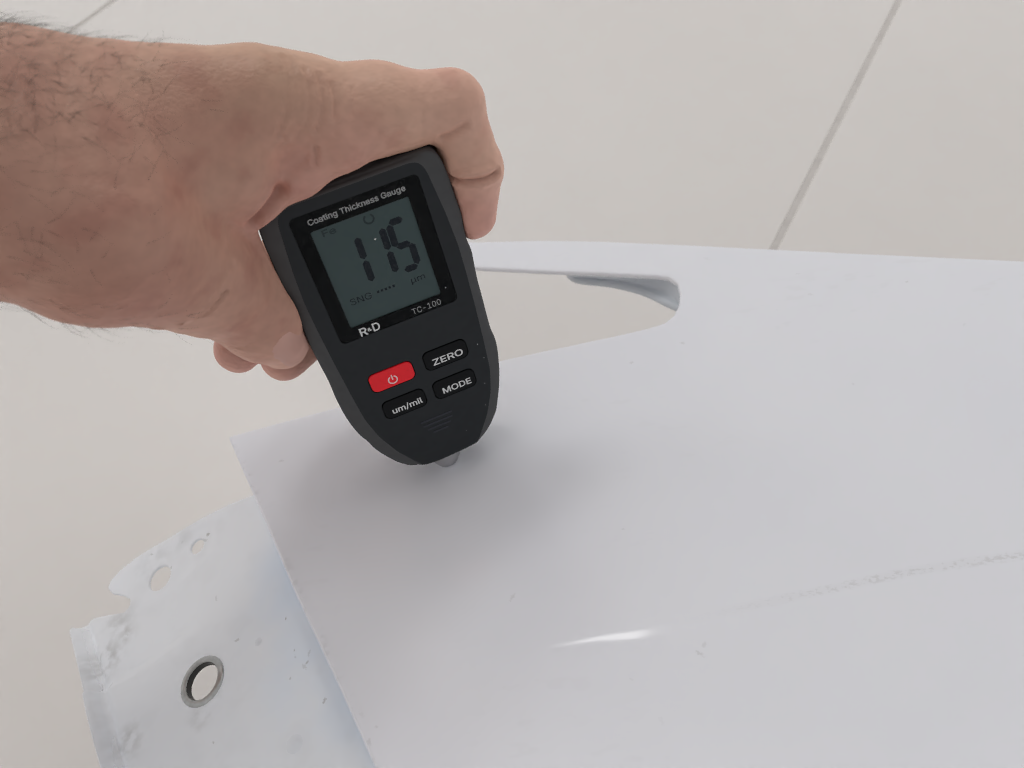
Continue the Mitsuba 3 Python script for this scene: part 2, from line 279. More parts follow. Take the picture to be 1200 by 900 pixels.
def tile_mesh(a0, a1, b0, b1):
    """A tile with a softly rounded arris: top at z = 0, sides down to the bed."""
    rings = []
    for ins, z in ((0, -0.006), (0, -0.0008), (0.0003, -0.0002), (0.0010, 0.0)):
        rings.append([(a * JP[0] + b * JD[0], a * JP[1] + b * JD[1], z) for a, b in ((a0 + ins, b0 + ins), (a1 - ins, b0 + ins), (a1 - ins, b1 - ins), (a0 + ins, b1 - ins))])
    v = np.array(rings).reshape(-1, 3)
    f = []
    for i in range(3):
        for k in range(4):
            q = (k + 1) % 4
            f += [(i * 4 + k, i * 4 + q, i * 4 + 4 + q), (i * 4 + k, i * 4 + 4 + q, i * 4 + 4 + k)]
    f += [(12, 13, 14), (12, 14, 15)]
    return tm(v, f)


for i in range(-2, 3):
    for k in range(-1, 2):
        a0 = c2 + i * pitch
        b0 = first + k * TL
        obj('floor__tile', tile_mesh(a0 + gap / 2, a0 + pitch - gap / 2, b0 + gap / 2, b0 + TL - gap / 2), 'tile_glaze', smooth=False)


# ------------------------------------------------------------------ sheet metal
def sheet(poly, height, o, s, t, n, thick, rim, step, lip=0.0, dense=None):
    """Pressed sheet: polygon (metres, in the plane o, s, t) with rounded edges, displaced by height(x, y) along n; underside included."""
    def resample(r):
        p = np.asarray(r.coords)[:-1]
        return smooth_line(p, 0.0014, closed=True)
    poly = sg.polygon.orient(poly)
    rings = [resample(r) for r in (poly.exterior, *poly.interiors)]
    V, F, inner_idx, base = [], [], [], 0
    for q in rings:
        tg = np.roll(q, -1, 0) - np.roll(q, 1, 0)
        tg /= np.linalg.norm(tg, axis=1, keepdims=True) + 1e-12
        out = np.c_[tg[:, 1], -tg[:, 0]]
        m = len(q)
        prof = [(-rim * (1 - math.sin(a)), -rim * (1 - math.cos(a))) for a in np.linspace(0, math.pi / 2, 6)] + [(0, -thick), (-0.0012, -thick - 0.0004), (-0.006 - lip, -thick - 0.0004)]
        for dx, z in prof:
            V.append(np.c_[q + out * dx, np.full(m, z)])
        for i in range(len(prof) - 1):
            k = np.arange(m); k2 = (k + 1) % m
            F.append(np.c_[base + i * m + k, base + (i + 1) * m + k, base + (i + 1) * m + k2])
            F.append(np.c_[base + i * m + k, base + (i + 1) * m + k2, base + i * m + k2])
        inner_idx.append((base, m))
        base += len(prof) * m
    V = np.vstack(V)
    inn = sg.Polygon(V[inner_idx[0][0]:inner_idx[0][0] + inner_idx[0][1], :2], [V[b:b + m, :2] for b, m in inner_idx[1:]]).buffer(0)
    x0, y0, x1, y1 = inn.bounds
    gx, gy = np.meshgrid(np.arange(x0, x1, step), np.arange(y0, y1, step * 0.8660))
    gx = gx + (np.arange(gx.shape[0]) % 2)[:, None] * step / 2
    core = inn.buffer(-0.0011)
    gx, gy = gx.ravel(), gy.ravel()
    if dense is not None:
        zone = sg.LineString(dense).buffer(0.009)
        far_ = ~shapely.contains_xy(zone, gx, gy)
        a0, b0, a1, b1 = zone.bounds
        ex, ey = np.meshgrid(np.arange(a0, a1, 0.0008), np.arange(b0, b1, 0.0007))
        ex = ex + (np.arange(ex.shape[0]) % 2)[:, None] * 0.0004
        inz = shapely.contains_xy(zone, ex.ravel(), ey.ravel())
        gx, gy = np.r_[gx[far_], ex.ravel()[inz]], np.r_[gy[far_], ey.ravel()[inz]]
    m_ = shapely.contains_xy(core, gx, gy)
    gp = np.c_[gx[m_], gy[m_]]
    ib = np.concatenate([np.arange(b, b + m) for b, m in inner_idx])
    pts = np.vstack([V[ib, :2], gp])
    idx = np.r_[ib, base + np.arange(len(gp))]
    V = np.vstack([V, np.c_[gp, np.zeros(len(gp))]])
    tri = Delaunay(pts).simplices
    cc = pts[tri].mean(1)
    tri = tri[shapely.contains_xy(inn.buffer(1e-6), cc[:, 0], cc[:, 1])]
    a, b, c = pts[tri[:, 0]], pts[tri[:, 1]], pts[tri[:, 2]]
    ccw = (b - a)[:, 0] * (c - a)[:, 1] - (b - a)[:, 1] * (c - a)[:, 0] > 0
    tri = np.where(ccw[:, None], tri, tri[:, ::-1])
    F.append(idx[tri])
    top = np.vstack(F)
    # underside
    vb = np.c_[pts, np.full(len(pts), -thick)]
    F2 = tri[:, ::-1] + len(V)
    V = np.vstack([V, vb])
    hgt = height(V[:, 0], V[:, 1])
    W = o + V[:, :1] * s + V[:, 1:2] * t + (V[:, 2] + hgt)[:, None] * n
    return tm(W, np.vstack([top, F2]))


def panel_height(x, y):
    """Pressed shape of the outer skin, metres; x, y in metres from where the probe touches."""
    h = -0.05 * np.maximum(0, -0.01 - y)**2
    d, side, al = seg_dist(x, y, np.array(CREASE) / 1000)
    below = np.where(side < 0, d, 0.0)
    # a stamped line: a narrow bevel that opens from a point, then runs on as a faint crease
    grow = np.clip((al - 0.020) / 0.028, 0, 1)
    wide = 0.0003 + 0.0027 * grow
    slope = 0.152 * sst(0.019, 0.024, al) * (1 - 0.55 * sst(0.047, 0.060, al))
    u = below / wide
    ramp = np.where(u < 0.15, u * u / 0.30, np.where(u < 1, u - 0.075, np.where(u < 1.3, 0.925 + (u - 1) - (u - 1)**2 / 0.6, 1.075)))
    h = h - slope * wide * ramp * (1 - 0.9 * sst(0.010, 0.06, below))
    # beyond the frame the skin turns down towards the floor
    h = h - 1.9 * np.maximum(0, x - 0.24)**2 - 2.2 * np.maximum(0, -0.16 - y)**2
    # the edge by the slot and the upper rail roll over slightly
    return h


edge = [tuple(p) for p in PANEL_EDGE]
low = [tuple(p) for p in PANEL_LOWER]
top = [tuple(p) for p in PANEL_TOP]
outline = [(60, -215)] + edge + low + top + [(330, 38), (430, -20), (470, -120), (440, -270), (300, -340), (150, -330)]
poly = sg.Polygon(np.array(outline) / 1000).buffer(0.0009).buffer(-0.0018).buffer(0.0009)
obj('car_fender__outer_panel', sheet(poly, panel_height, PO, PS, PT, PN, 0.0024, 0.0014, 0.0030, dense=np.array(CREASE[:5]) / 1000), 'panel_paint', smooth=50)
thing('car_fender', 'white painted car fender on the tiled floor, with a slot and a holed flange', 'car fender')


def flange_height(x, y):
    d, side, al = seg_dist(x, y, np.array(FL_RIDGE) / 1000)
    left = np.where(side < 0, d, -d)            # positive to the left of the ridge line
    h = 0.0044 * sst(-0.0018, 0.0020, left) - 0.0022 * sst(0.0045, 0.0085, left)
    h = h - 0.0016 * np.exp(-((left + 0.0026) / 0.0018)**2)
    d2, s2, a2 = seg_dist(x, y, np.array(FL_STEP) / 1000)
    ln = np.linalg.norm(np.diff(np.array(FL_STEP) / 1000, axis=0), axis=1).sum()
    fade = 1 - sst(0.5 * ln, ln, a2)
    up = np.where(s2 > 0, d2, -d2)
    h = h - 0.0012 * sst(-0.002, 0.002, up) * fade * np.exp(-np.maximum(up, 0) / 0.03)
    # a soft stepped bead inside the upper edge, around the two plain holes
    (hx, hy), (kx, ky), _ = np.array(FL_HOLES) / 1000
    dh, _, _ = seg_dist(x, y, np.array([(hx, hy), (kx, ky)]))
    h = h + 0.0007 * sst(0.0075, 0.0105, dh) * sst(0.03, 0.0, dh)
    return h


fo = np.array(FL_OUT) / 1000
fpoly = sg.Polygon(fo).buffer(0.0012).buffer(-0.0024).buffer(0.0012)
(h1, h2, h3) = np.array(FL_HOLES) / 1000
R1, R2, R3 = 0.0054, 0.0033, 0.0074
for c, r in ((h1, R1), (h2, R2), (h3, R3)):
    fpoly = fpoly.difference(sg.Point(c).buffer(r, 24))
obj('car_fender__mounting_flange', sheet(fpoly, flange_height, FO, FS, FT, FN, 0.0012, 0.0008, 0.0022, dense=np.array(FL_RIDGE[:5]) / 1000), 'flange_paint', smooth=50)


# the folded return that joins the outer skin's edge to the flange below it
rim_ = smooth_line(np.array(PANEL_EDGE[:-1]) / 1000, 0.004)
rim_ = rim_[rim_[:, 1] < 0.008]
top_, bot_ = [], []
for x_, y_ in rim_:
    q_ = PO + (x_ + 0.0045) * PS + (y_ + 0.001) * PT + (float(panel_height(np.array([x_]), np.array([y_]))[0]) - 0.0026) * PN
    drop = ((q_ - FO) @ FN) / (PN @ FN)
    top_.append(q_); bot_.append(q_ - max(drop, 0.0005) * PN)
v = np.vstack([top_, bot_]); m = len(top_)
f = [(i, i + 1, m + i + 1) for i in range(m - 1)] + [(i, m + i + 1, m + i) for i in range(m - 1)]
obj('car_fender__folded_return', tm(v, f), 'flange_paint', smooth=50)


def on_flange(c, z=0.0):
    return FO + c[0] * FS + c[1] * FT + (z + float(flange_height(np.array([c[0]]), np.array([c[1]]))[0])) * FN


def lathe(profile, o, ax, n=48):
    """Surface of revolution: profile of (radius, height) around the axis ax from o."""
    ax = np.asarray(ax, float) / np.linalg.norm(ax)
    a = np.cross(ax, [0.3, 0.8, 0.52]); a /= np.linalg.norm(a); b = np.cross(ax, a)
    th = np.arange(n) / n * 2 * np.pi
    v = np.vstack([o + r * (np.cos(th)[:, None] * a + np.sin(th)[:, None] * b) + z * ax for r, z in profile])
    f = []
    for i in range(len(profile) - 1):
        for k in range(n):
            q = (k + 1) % n
            f += [(i * n + k, i * n + q, (i + 1) * n + q), (i * n + k, (i + 1) * n + q, (i + 1) * n + k)]
    return tm(v, f)


ring = [(0.0068, -0.002), (0.0069, 0.0002), (0.0071, 0.0008), (0.0075, 0.0010), (0.0087, 0.0008), (0.0092, 0.0004), (0.0094, -0.0002)]
obj('car_fender__mounting_flange__metal_collar', lathe(ring, on_flange(h3), FN), 'grey_metal', smooth=40, label='grey metal collar set in the large hole of the flange')

plain('dark_metal', (0.035, 0.036, 0.036), 0.4, metallic=0.5)
obj('car_fender__mounting_flange__collar_sleeve', lathe([(0.0080, -0.0022), (0.0066, -0.0022), (0.0067, -0.0010), (0.00675, -0.0004), (0.0068, 0.0003)], on_flange(h3), FN), 'dark_metal', smooth=40)
# two hardened clear drops of lacquer on the flange
plain('lacquer', (0.74, 0.77, 0.81), 0.06, specular=0.6)
for c, r in zip(np.array(FL_DROPS) / 1000, (0.0034, 0.0018)):
    R_ = 2.6 * r
    a_ = np.linspace(0, math.asin(r / R_), 7)[::-1]
    obj('car_fender__mounting_flange__lacquer_drop', lathe([(R_ * math.sin(a), R_ * (math.cos(a) - math.cos(a_[0])) - 0.0001) for a in a_], on_flange(c), FN), 'lacquer', smooth=60)

# the shaded inner bracket in the slot
bt, bm, bl = (smooth_line(np.array(x), 2.0, smooth=3.0) for x in (BR_TOP, BR_MID, BR_LOW))
m = 70
rs = lambda q: np.c_[[np.interp(np.linspace(0, 1, m), np.linspace(0, 1, len(q)), q[:, k]) for k in range(3)]].T / 1000
bt, bm, bl = rs(bt), rs(bm), rs(bl)
rows = [bt + 0.003 * PT]
for u in np.linspace(0, 1, 7):
    rows.append(bt * (1 - u) + bm * u - 0.0025 * math.sin(math.pi * u) * PN + 0.002 * math.sin(math.pi * u) * PT)
for u in np.linspace(0.15, 1, 5):
    rows.append(bm * (1 - u) + bl * u + 0.0006 * math.sin(math.pi * u) * PN)
rows.append(bl - 0.0012 * PN)
rows.append(bl - 0.0012 * PN + 0.003 * PT)
v = np.vstack(rows)
f = []
for i in range(len(rows) - 1):
    for k in range(m - 1):
        f += [(i * m + k, i * m + k + 1, (i + 1) * m + k + 1), (i * m + k, (i + 1) * m + k + 1, (i + 1) * m + k)]
obj('car_fender__inner_bracket', tm(v, f), 'shaded_bracket_paint', smooth=50, label='curved inner bracket in the shade of the slot')

# ------------------------------------------------------------------ the gauge (u right, v up along the body, w out of the face; millimetres)
GO = np.array(FRAMES['G0'])
GU, GV, GW = np.array(FRAMES['GA'])
GM = np.eye(4); GM[:3, 0], GM[:3, 1], GM[:3, 2], GM[:3, 3] = GU / 1000, GV / 1000, GW / 1000, GO


def gauge(key, mesh, m, smooth=30, **kw):
    mesh = mesh.copy(); mesh.apply_transform(GM)
    return obj('coating_thickness_gauge__' + key, mesh, m, smooth, **kw)


def polar(outline, th, c=(0, -28)):
    """Radius of a star-shaped outline seen from c at the angles th."""
    p = np.asarray(outline, float) - c
    q = smooth_line(p, 0.4, closed=True, smooth=1.2)
    a = np.arctan2(q[:, 1], q[:, 0])
    o = np.argsort(a)
    return np.interp(th, np.r_[a[o] - 2 * np.pi, a[o], a[o] + 2 * np.pi], np.tile(np.hypot(*q.T)[o], 3))


OUT_R = [(25.5, 28.9), (28.3, 27.4), (29.6, 24), (30.2, 18), (30.4, 10), (30.7, 4.5), (30.1, 0), (29.9, -5), (30.5, -9), (30.0, -14), (29.5, -20), (29.3, -28), (29.0, -36), (28.9, -41), (29.5, -45), (29.2, -50), (28.5, -54), (27.6, -59), (25.6, -66), (22.0, -75.5), (18.0, -81), (14.0, -84.6), (11.5, -85.6)]
OUT_L = [(-11.5, -86.0), (-15.5, -84.8), (-19.4, -81), (-23.3, -74.8), (-25.5, -70.2), (-26.4, -66.5), (-28.2, -62.5), (-29.4, -56.8), (-30.1, -51), (-30.3, -44), (-30.0, -36), (-30.3, -30), (-30.6, -22), (-30.4, -14), (-30.7, -9), (-30.1, -5), (-30.0, 0), (-30.7, 4.5), (-30.4, 10), (-30.2, 18), (-29.6, 24), (-28.3, 27.4), (-25.5, 28.9)]
PLATE_R = [(20.0, 27.4), (22.6, 26.4), (23.8, 23.5), (25.6, 8), (26.4, -4), (26.3, -14), (25.8, -28), (25.0, -43), (24.1, -55), (21.9, -64.5), (17.9, -74), (11.2, -84.6)]
PLATE = PLATE_R + [(4.7, -85.2), (-4.7, -85.6)] + [(-x, y - 0.4 * (y < -50)) for x, y in PLATE_R[::-1]]
OUTL = OUT_R + [(4.7, -86), (-4.7, -86.2)] + OUT_L
th = np.linspace(-np.pi, np.pi, 720, endpoint=False)
ro, rp = polar(OUTL, th), polar(PLATE, th)
rp = np.minimum(rp, ro - 0.15)
rings = [(rp * 0, -0.0), (rp * 0.55, 0.0), (rp - 0.5, 0.0), (rp - 0.15, -0.03), (rp + 0.15, -0.14), (rp * 0.5 + ro * 0.5, None), (ro - 0.9, -1.55), (ro - 0.35, -1.95), (ro - 0.05, -2.7), (ro, -4.0), (ro + 0.1, -9), (ro + 0.1, -14), (ro - 0.1, -20), (ro - 0.8, -24), (ro - 2.2, -26.2), (ro - 4.5, -27.0), (ro * 0.5, -27.2), (ro * 0, -27.2)]
vv = []
for r, z in rings:
    z = -0.80 if z is None else z
    vv.append(np.c_[r * np.cos(th), -28 + r * np.sin(th), np.full(len(th), z)])
N = len(th)
vv[0] = vv[0][:1]; vv[-1] = vv[-1][:1]
V = np.vstack(vv); F = []
off = np.r_[0, np.cumsum([len(x) for x in vv])]
k = np.arange(N); k2 = (k + 1) % N
F.append(np.c_[np.zeros(N, int), off[1] + k, off[1] + k2])
for i in range(1, len(rings) - 2):
    a, b = off[i], off[i + 1]
    F += [np.c_[a + k, b + k, b + k2], np.c_[a + k, b + k2, a + k2]]
F.append(np.c_[np.full(N, off[-2]), off[-3] + k2, off[-3] + k])
body = tm(V, np.vstack(F))


def rrect(cx, cy, w, h, r, q=8):
    return sg.box(cx - w / 2 + r, cy - h / 2 + r, cx + w / 2 - r, cy + h / 2 - r).buffer(r, quad_segs=q)


def prism(poly, z0, z1):
    m = trimesh.creation.extrude_polygon(poly, z1 - z0, engine='earcut')
    m.apply_translation([0, 0, z0])
    return m


def man(m):
    return manifold3d.Manifold(manifold3d.Mesh(np.asarray(m.vertices, np.float32), np.asarray(m.faces, np.uint32)))


def unman(m):
    q = m.to_mesh()
    return tm(q.vert_properties[:, :3], q.tri_verts)


def pill(cx, cy, w, h, r, z0, z1, soft):
    """A rounded-rectangle cap with a softly rounded top."""
    rings = []
    for ins, z in [(0, z0), (0, z1 - soft)] + [(soft * (1 - math.cos(a)), z1 - soft + soft * math.sin(a)) for a in np.linspace(0.25, math.pi / 2, 5)]:
        c = np.asarray(rrect(cx, cy, w - 2 * ins, h - 2 * ins, max(r - ins, 0.2)).exterior.coords)[:-1]
        rings.append(np.c_[c, np.full(len(c), z)])
    n = len(rings[0]); V = np.vstack(rings + [[[cx, cy, z1 + 0.05]]]); F = []
    for i in range(len(rings) - 1):
        for k in range(n):
            q = (k + 1) % n
            F += [(i * n + k, i * n + q, (i + 1) * n + q), (i * n + k, (i + 1) * n + q, (i + 1) * n + k)]
    for k in range(n):
        F.append(((len(rings) - 1) * n + k, (len(rings) - 1) * n + (k + 1) % n, len(V) - 1))
    m = tm(V, F)
    if m.volume < 0:
        m.invert()
    return m


BT = {'red': (-9.6, -42.5, 15.8, 7.5), 'zero': (10.5, -42.2, 15.6, 7.6), 'unit': (-9.0, -55.2, 15.4, 7.6), 'mode': (10.1, -55.2, 15.4, 7.6)}
bd = man(body)
if bd.volume() < 0:
    body.invert(); bd = man(body)
for cx, cy, w, h in BT.values():
    bd = bd - man(prism(rrect(cx, cy, w + 0.7, h + 0.7, 2.5), -1.0, 2.0))
bd = bd - man(prism(rrect(0, 0, 41.7, 46.9, 1.9), -1.4, 2.0))
body = unman(bd)
# the soft grip band (the bevel and the sides) is a part of its own: split by distance from the face plate
ct = body.triangles_center
rad = np.hypot(ct[:, 0], ct[:, 1] + 28)
pr = np.interp(np.arctan2(ct[:, 1] + 28, ct[:, 0]), th, rp)
is_grip = (rad > pr - 0.16) & (ct[:, 2] < -0.01) | (ct[:, 2] < -1.45)
core_m = tm(body.vertices, body.faces[~is_grip]); grip_m = tm(body.vertices, body.faces[is_grip])
core_m.remove_unreferenced_vertices(); grip_m.remove_unreferenced_vertices()
gauge('front_cover', core_m, 'black_plastic', 35)
gauge('rubber_grip', grip_m, 'rubber_grip', 35, label='dark grey rubbery bevelled side band of the gauge')
thing('coating_thickness_gauge', 'dark grey handheld gauge with screen reading 115, held upright with its probe on the fender', 'gauge')

# window: black bezel plate, liquid crystal panel under it, pane on top
LW, LH, LC = 32.0, 36.4, -0.9
bez = rrect(0, 0, 41.5, 46.7, 1.8).difference(rrect(0, LC, LW, LH, 0.6))
gauge('bezel', prism(bez, -1.0, -0.35), 'black_glass', False)
gauge('bezel__clear_window', prism(rrect(0, 0, 41.5, 46.7, 1.8), 0, 0.001), 'clear_pane', False)
w_ = scene['coating_thickness_gauge__bezel__clear_window']
pane = trimesh.creation.triangulate_polygon(rrect(0, 0, 41.5, 46.7, 1.8), engine='earcut')
pane = tm(np.c_[pane[0], np.full(len(pane[0]), -0.12)], pane[1]); pane.apply_transform(GM)
scene['coating_thickness_gauge__bezel__clear_window'] = mikit.ply(pane, 'clear_pane', smooth=False)
gauge('screen', box([-LW / 2, LC - LH / 2, -1.3], [LW / 2, LC + LH / 2, -0.98]), 'lcd_back', False, label='dull grey green liquid crystal screen')


def text(s, height, width, bold=True, depth=0.05):
    m = meshkit.text_mesh(s, height, depth, bold)
    lo, hi = m.bounds
    m.apply_translation([-(lo[0] + hi[0]) / 2, -(lo[1] + hi[1]) / 2, 0])
    m.apply_scale([width / (hi[0] - lo[0]), height / (hi[1] - lo[1]), 1])
    return m


def put(m, cx, cy, z, rot=0):
    m = m.copy()
    if rot:
        m.apply_transform(trimesh.transformations.rotation_matrix(rot, [0, 0, 1]))
    m.apply_translation([cx, cy, z])
    return m


ZB, ZL = -0.345, -0.975
gauge('bezel__title_lettering', put(text('Coating Thickness Gauge', 2.5, 31.4), 0.2, 20.1, ZB), 'print_grey', False, label='grey lettering Coating Thickness Gauge above the screen')
rd = trimesh.util.concatenate([put(text('R', 3.1, 2.5), -12.6, -21.7, ZB), put(text('&', 1.3, 1.4), -10.45, -21.7, ZB), put(text('D', 3.1, 2.5), -8.1, -21.6, ZB)])
gauge('bezel__logo_lettering', rd, 'print_white', False, label='white letters R and D at the lower left of the screen')
gauge('bezel__model_lettering', put(text('TC-100', 2.2, 10.2, False), 9.9, -21.5, ZB), 'print_grey', False, label='grey lettering TC-100 at the lower right of the screen')


def seg(x0, y0, x1, y1, w=2.0):
    """One segment of a digit: a bar with pointed ends."""
    d = np.array([x1 - x0, y1 - y0]); L = np.linalg.norm(d); d = d / L; q = np.array([-d[1], d[0]]) * w / 2
    a, b = np.array([x0, y0]), np.array([x1, y1])
    e = d * w * 0.42
    return prism(sg.Polygon([a, a + e + q, b - e + q, b, b - e - q, a + e - q]).buffer(0.12), 0, 0.05)


def digit(ch, x, key='digit'):
    """Seven-segment figure whose right upright stands at x; 17 tall."""
    y1, y0, ym, wd = 10.6, -6.2, 2.2, 5.0
    xs = lambda y: x + 0.02 * y
    S = {'b': (xs(y1), y1 - 0.5, xs(ym), ym + 0.35), 'c': (xs(ym), ym - 0.35, xs(y0), y0 + 0.5), 'a': (xs(y1) - wd + 0.3, y1 + 0.2, xs(y1) - 0.3, y1 + 0.2), 'f': (xs(y1) - wd, y1 - 0.3, xs(ym) - wd, ym + 0.35),
         'g': (xs(ym) - wd + 0.3, ym, xs(ym) - 0.3, ym), 'd': (xs(y0) - wd + 0.3, y0 - 0.1, xs(y0) - 0.3, y0 - 0.1)}
    which = {'1': 'bc', '5': 'afgcd'}[ch]
    gauge('screen__' + key, put(trimesh.util.concatenate([seg(*S[k]) for k in which]), 0, 0, ZL), 'lcd_ink', False)


digit('1', -3.6); digit('1', 4.6); digit('5', 12.1)
gauge('screen__mode_symbol', put(text('Fe', 2.3, 4.4), -10.6, 15.2, ZL), 'lcd_faint', False)
gauge('screen__setting_symbol', put(text('SNG', 2.4, 7.2, False), -9.3, -10.3, ZL), 'lcd_ink', False)
gauge('screen__level_bars', trimesh.util.concatenate([box([x - 0.35, -10.6, ZL], [x + 0.35, -9.7, ZL + 0.05]) for x in np.linspace(-3.3, 2.1, 5)]), 'lcd_ink', False)
gauge('screen__unit_symbol', put(text('\u00b5m', 2.2, 4.8, False), 10.4, -11.2, ZL), 'lcd_ink', False)
arc = sg.LineString([(2.2 + 1.5 * math.cos(a), 14.6 + 1.5 * math.sin(a)) for a in np.linspace(math.radians(130), math.radians(410), 30)]).buffer(0.3)
gauge('screen__round_symbol', prism(arc, ZL, ZL + 0.05), 'lcd_faint', False)

for nm, key, mt in (('red', 'power_button', 'button_red'), ('zero', 'zero_button', 'button_black'), ('unit', 'unit_button', 'button_black'), ('mode', 'mode_button', 'button_black')):
    cx, cy, w, h = BT[nm]
    lab = {'red': 'red button with a pale power symbol', 'zero': 'black button lettered ZERO', 'unit': 'black button lettered um/mil', 'mode': 'black button lettered MODE'}[nm]
    gauge(key, pill(cx, cy, w, h, 2.2, -0.95, 0.42, 0.42), mt, 50, label=lab)
    zt = 0.44
    if nm == 'red':
        r = sg.LineString([(cx + 1.55 * math.sin(a), cy - 0.9 + 1.45 * math.cos(a)) for a in np.linspace(0.55, 2 * math.pi - 0.55, 40)]).buffer(0.24)
        pw = shapely.union_all([r, sg.LineString([(cx, cy - 0.75), (cx, cy + 1.0)]).buffer(0.24)])
        gs = getattr(pw, 'geoms', [pw])
        gauge(key + '__power_symbol', trimesh.util.concatenate([prism(g, zt, zt + 0.06) for g in gs]), 'print_pale', False)
    else:
        s, hh, ww, dx, dy = {'zero': ('ZERO', 2.7, 11.2, 0.5, -0.9), 'unit': ('um/mil', 2.9, 11.3, 0.7, -0.9), 'mode': ('MODE', 2.6, 10.8, 0.6, -0.8)}[nm]
        gauge(key + '__lettering', put(text(s, hh, ww), cx + dx, cy + dy, zt), 'print_white', False)

# faint raised chevron of bars under the buttons
for x0, x1, y in ((-6.0, 5.6, -66.0), (-5.6, 5.2, -68.0), (-4.4, 4.0, -70.0), (-2.8, 2.4, -72.0)):
    gauge('raised_bar', prism(sg.LineString([(x0, y), (x1, y)]).buffer(0.36), -0.1, 0.16), 'emboss', 40)
# specks of dust on the pane and cover
sp = []
for x, y, r in ((1.8, 7.9, 0.36), (18.0, -17.3, 0.22), (22.4, -43.0, 0.17), (23.1, -49.5, 0.12), (20.6, -60.0, 0.14), (18.4, -69.5, 0.12), (8.4, -77, 0.10)):
    s_ = trimesh.creation.icosphere(1, r); s_.apply_scale([1, 0.8, 0.25]); s_.apply_translation([x, y, 0.03 if abs(x) > 20.7 or y < -23.5 else -0.08]); sp.append(s_)
gauge('dust_specks', trimesh.util.concatenate(sp), 'dust', True)
labels['coating_thickness_gauge__dust_specks'] = {'kind': 'stuff'}

# probe: bright metal stub with a domed tip; collar where it leaves the body
pc = np.array([-1.6, 0, -9.0])
prof = [(0.0, -96.2)] + [(4.6 * math.sin(a), -93.2 - 3.0 * math.cos(a)) for a in np.linspace(0.2, math.pi / 2, 8)] + [(4.7, -92.4), (5.6, -92.0), (5.8, -91.5), (5.8, -89.0), (5.5, -88.6), (6.6, -88.3), (6.8, -87.6), (6.8, -84.0)]
pm = lathe([(r, z) for r, z in prof], pc, [0, 1, 0], 48)
plain('steel', (0.46, 0.46, 0.47), 0.22, metallic=1.0)
gauge('metal_probe', pm, 'steel', 35, label='shiny domed metal probe touching the paint')
# bright trim at the left flank, beside the thumb
path = [(-30.6, 23, -2.6), (-31.6, 19, -2.8), (-31.7, 14, -3.0), (-31.5, 8, -3.2), (-31.0, 2, -3.4)]
gauge('metal_trim', tube(smooth_line(path, 0.7, smooth=1.5), 0.55, 10), 'chrome', 40)

# ------------------------------------------------------------------ the hand
JT = {k: (np.array(v[:3]) / 1000, v[3] / 1000) for k, v in JOINTS.items()}


def cone(p, A, B):
    """Distance from the points p to the tapered capsule between two joints."""
    (a, ra), (b, rb) = JT[A], JT[B]
    ba = b - a
    u = np.clip(((p - a) @ ba) / (ba @ ba), 0, 1)
    return np.linalg.norm(p - a - u[:, None] * ba, axis=1) - (ra + (rb - ra) * u)


def smin(a, b, k):
    h = np.maximum(k - np.abs(a - b), 0) / k
    return np.minimum(a, b) - h * h * h * k / 6


def chain(p, names, k):
    d = cone(p, names[0], names[1])
    for a, b in zip(names[1:-1], names[2:]):
        d = smin(d, cone(p, a, b), k)
    return d


def gauge_sdf(p):
    q = (p - GO) @ np.array([GU, GV, GW]).T
    c, hs, r = np.array([0, -16.0, -13.4]) / 1000, np.array([30.4, 44.6, 13.6]) / 1000, 0.0045
    e = np.abs(q - c) - hs + r
    return np.linalg.norm(np.maximum(e, 0), axis=1) + np.minimum(e.max(1), 0) - r


def hand_sdf(p):
    d = chain(p, ['arm2', 'arm', 'wrist'], 0.012)
    d = smin(d, cone(p, 'wrist', 'wristU'), 0.010)
    for a, b, k in (('meta0', 'knuck', .014), ('mid0', 'mid1', .012), ('wristU', 'ring1', .012), ('wristU', 'lit1', .012), ('wrist', 'cmc', .016), ('cmc', 'tmcp', .012), ('fill0', 'fill1', .020), ('wrist', 'fill0', .014), ('wrist', 'meta0', .010)):
        d = smin(d, cone(p, a, b), k)
    d = smin(d, chain(p, ['fill1', 'web0', 'webm', 'web1', 'i05'], .006), .007)
    ix = chain(p, ['knuck', 'i0', 'i05', 'i1'], .010)
    ix = smin(ix, cone(p, 'i1', 'i2'), .0035)
    ix = smin(ix, cone(p, 'i2', 'i3'), .0022)
    ix = smin(ix, cone(p, 'ifold', 'i2'), .004)
    ix = smin(ix, cone(p, 'ifold', 'i05'), .004)
    d = smin(d, ix, .007)
    thm = chain(p, ['cmc', 'tmcp', 'tip_', 'ttip'], .006)
    d = smin(d, thm, .008)
    d = smin(d, chain(p, ['web0', 'webt', 'tip_'], .005), .004)
    for names in (['mid1', 'm1', 'm2', 'm3'], ['ring1', 'r1', 'r2', 'r3'], ['lit1', 'l1', 'l2', 'l3']):
        d = smin(d, chain(p, names, .004), .0015)
    g = gauge_sdf(p) - 0.0002
    return -smin(-d, g, 0.003)


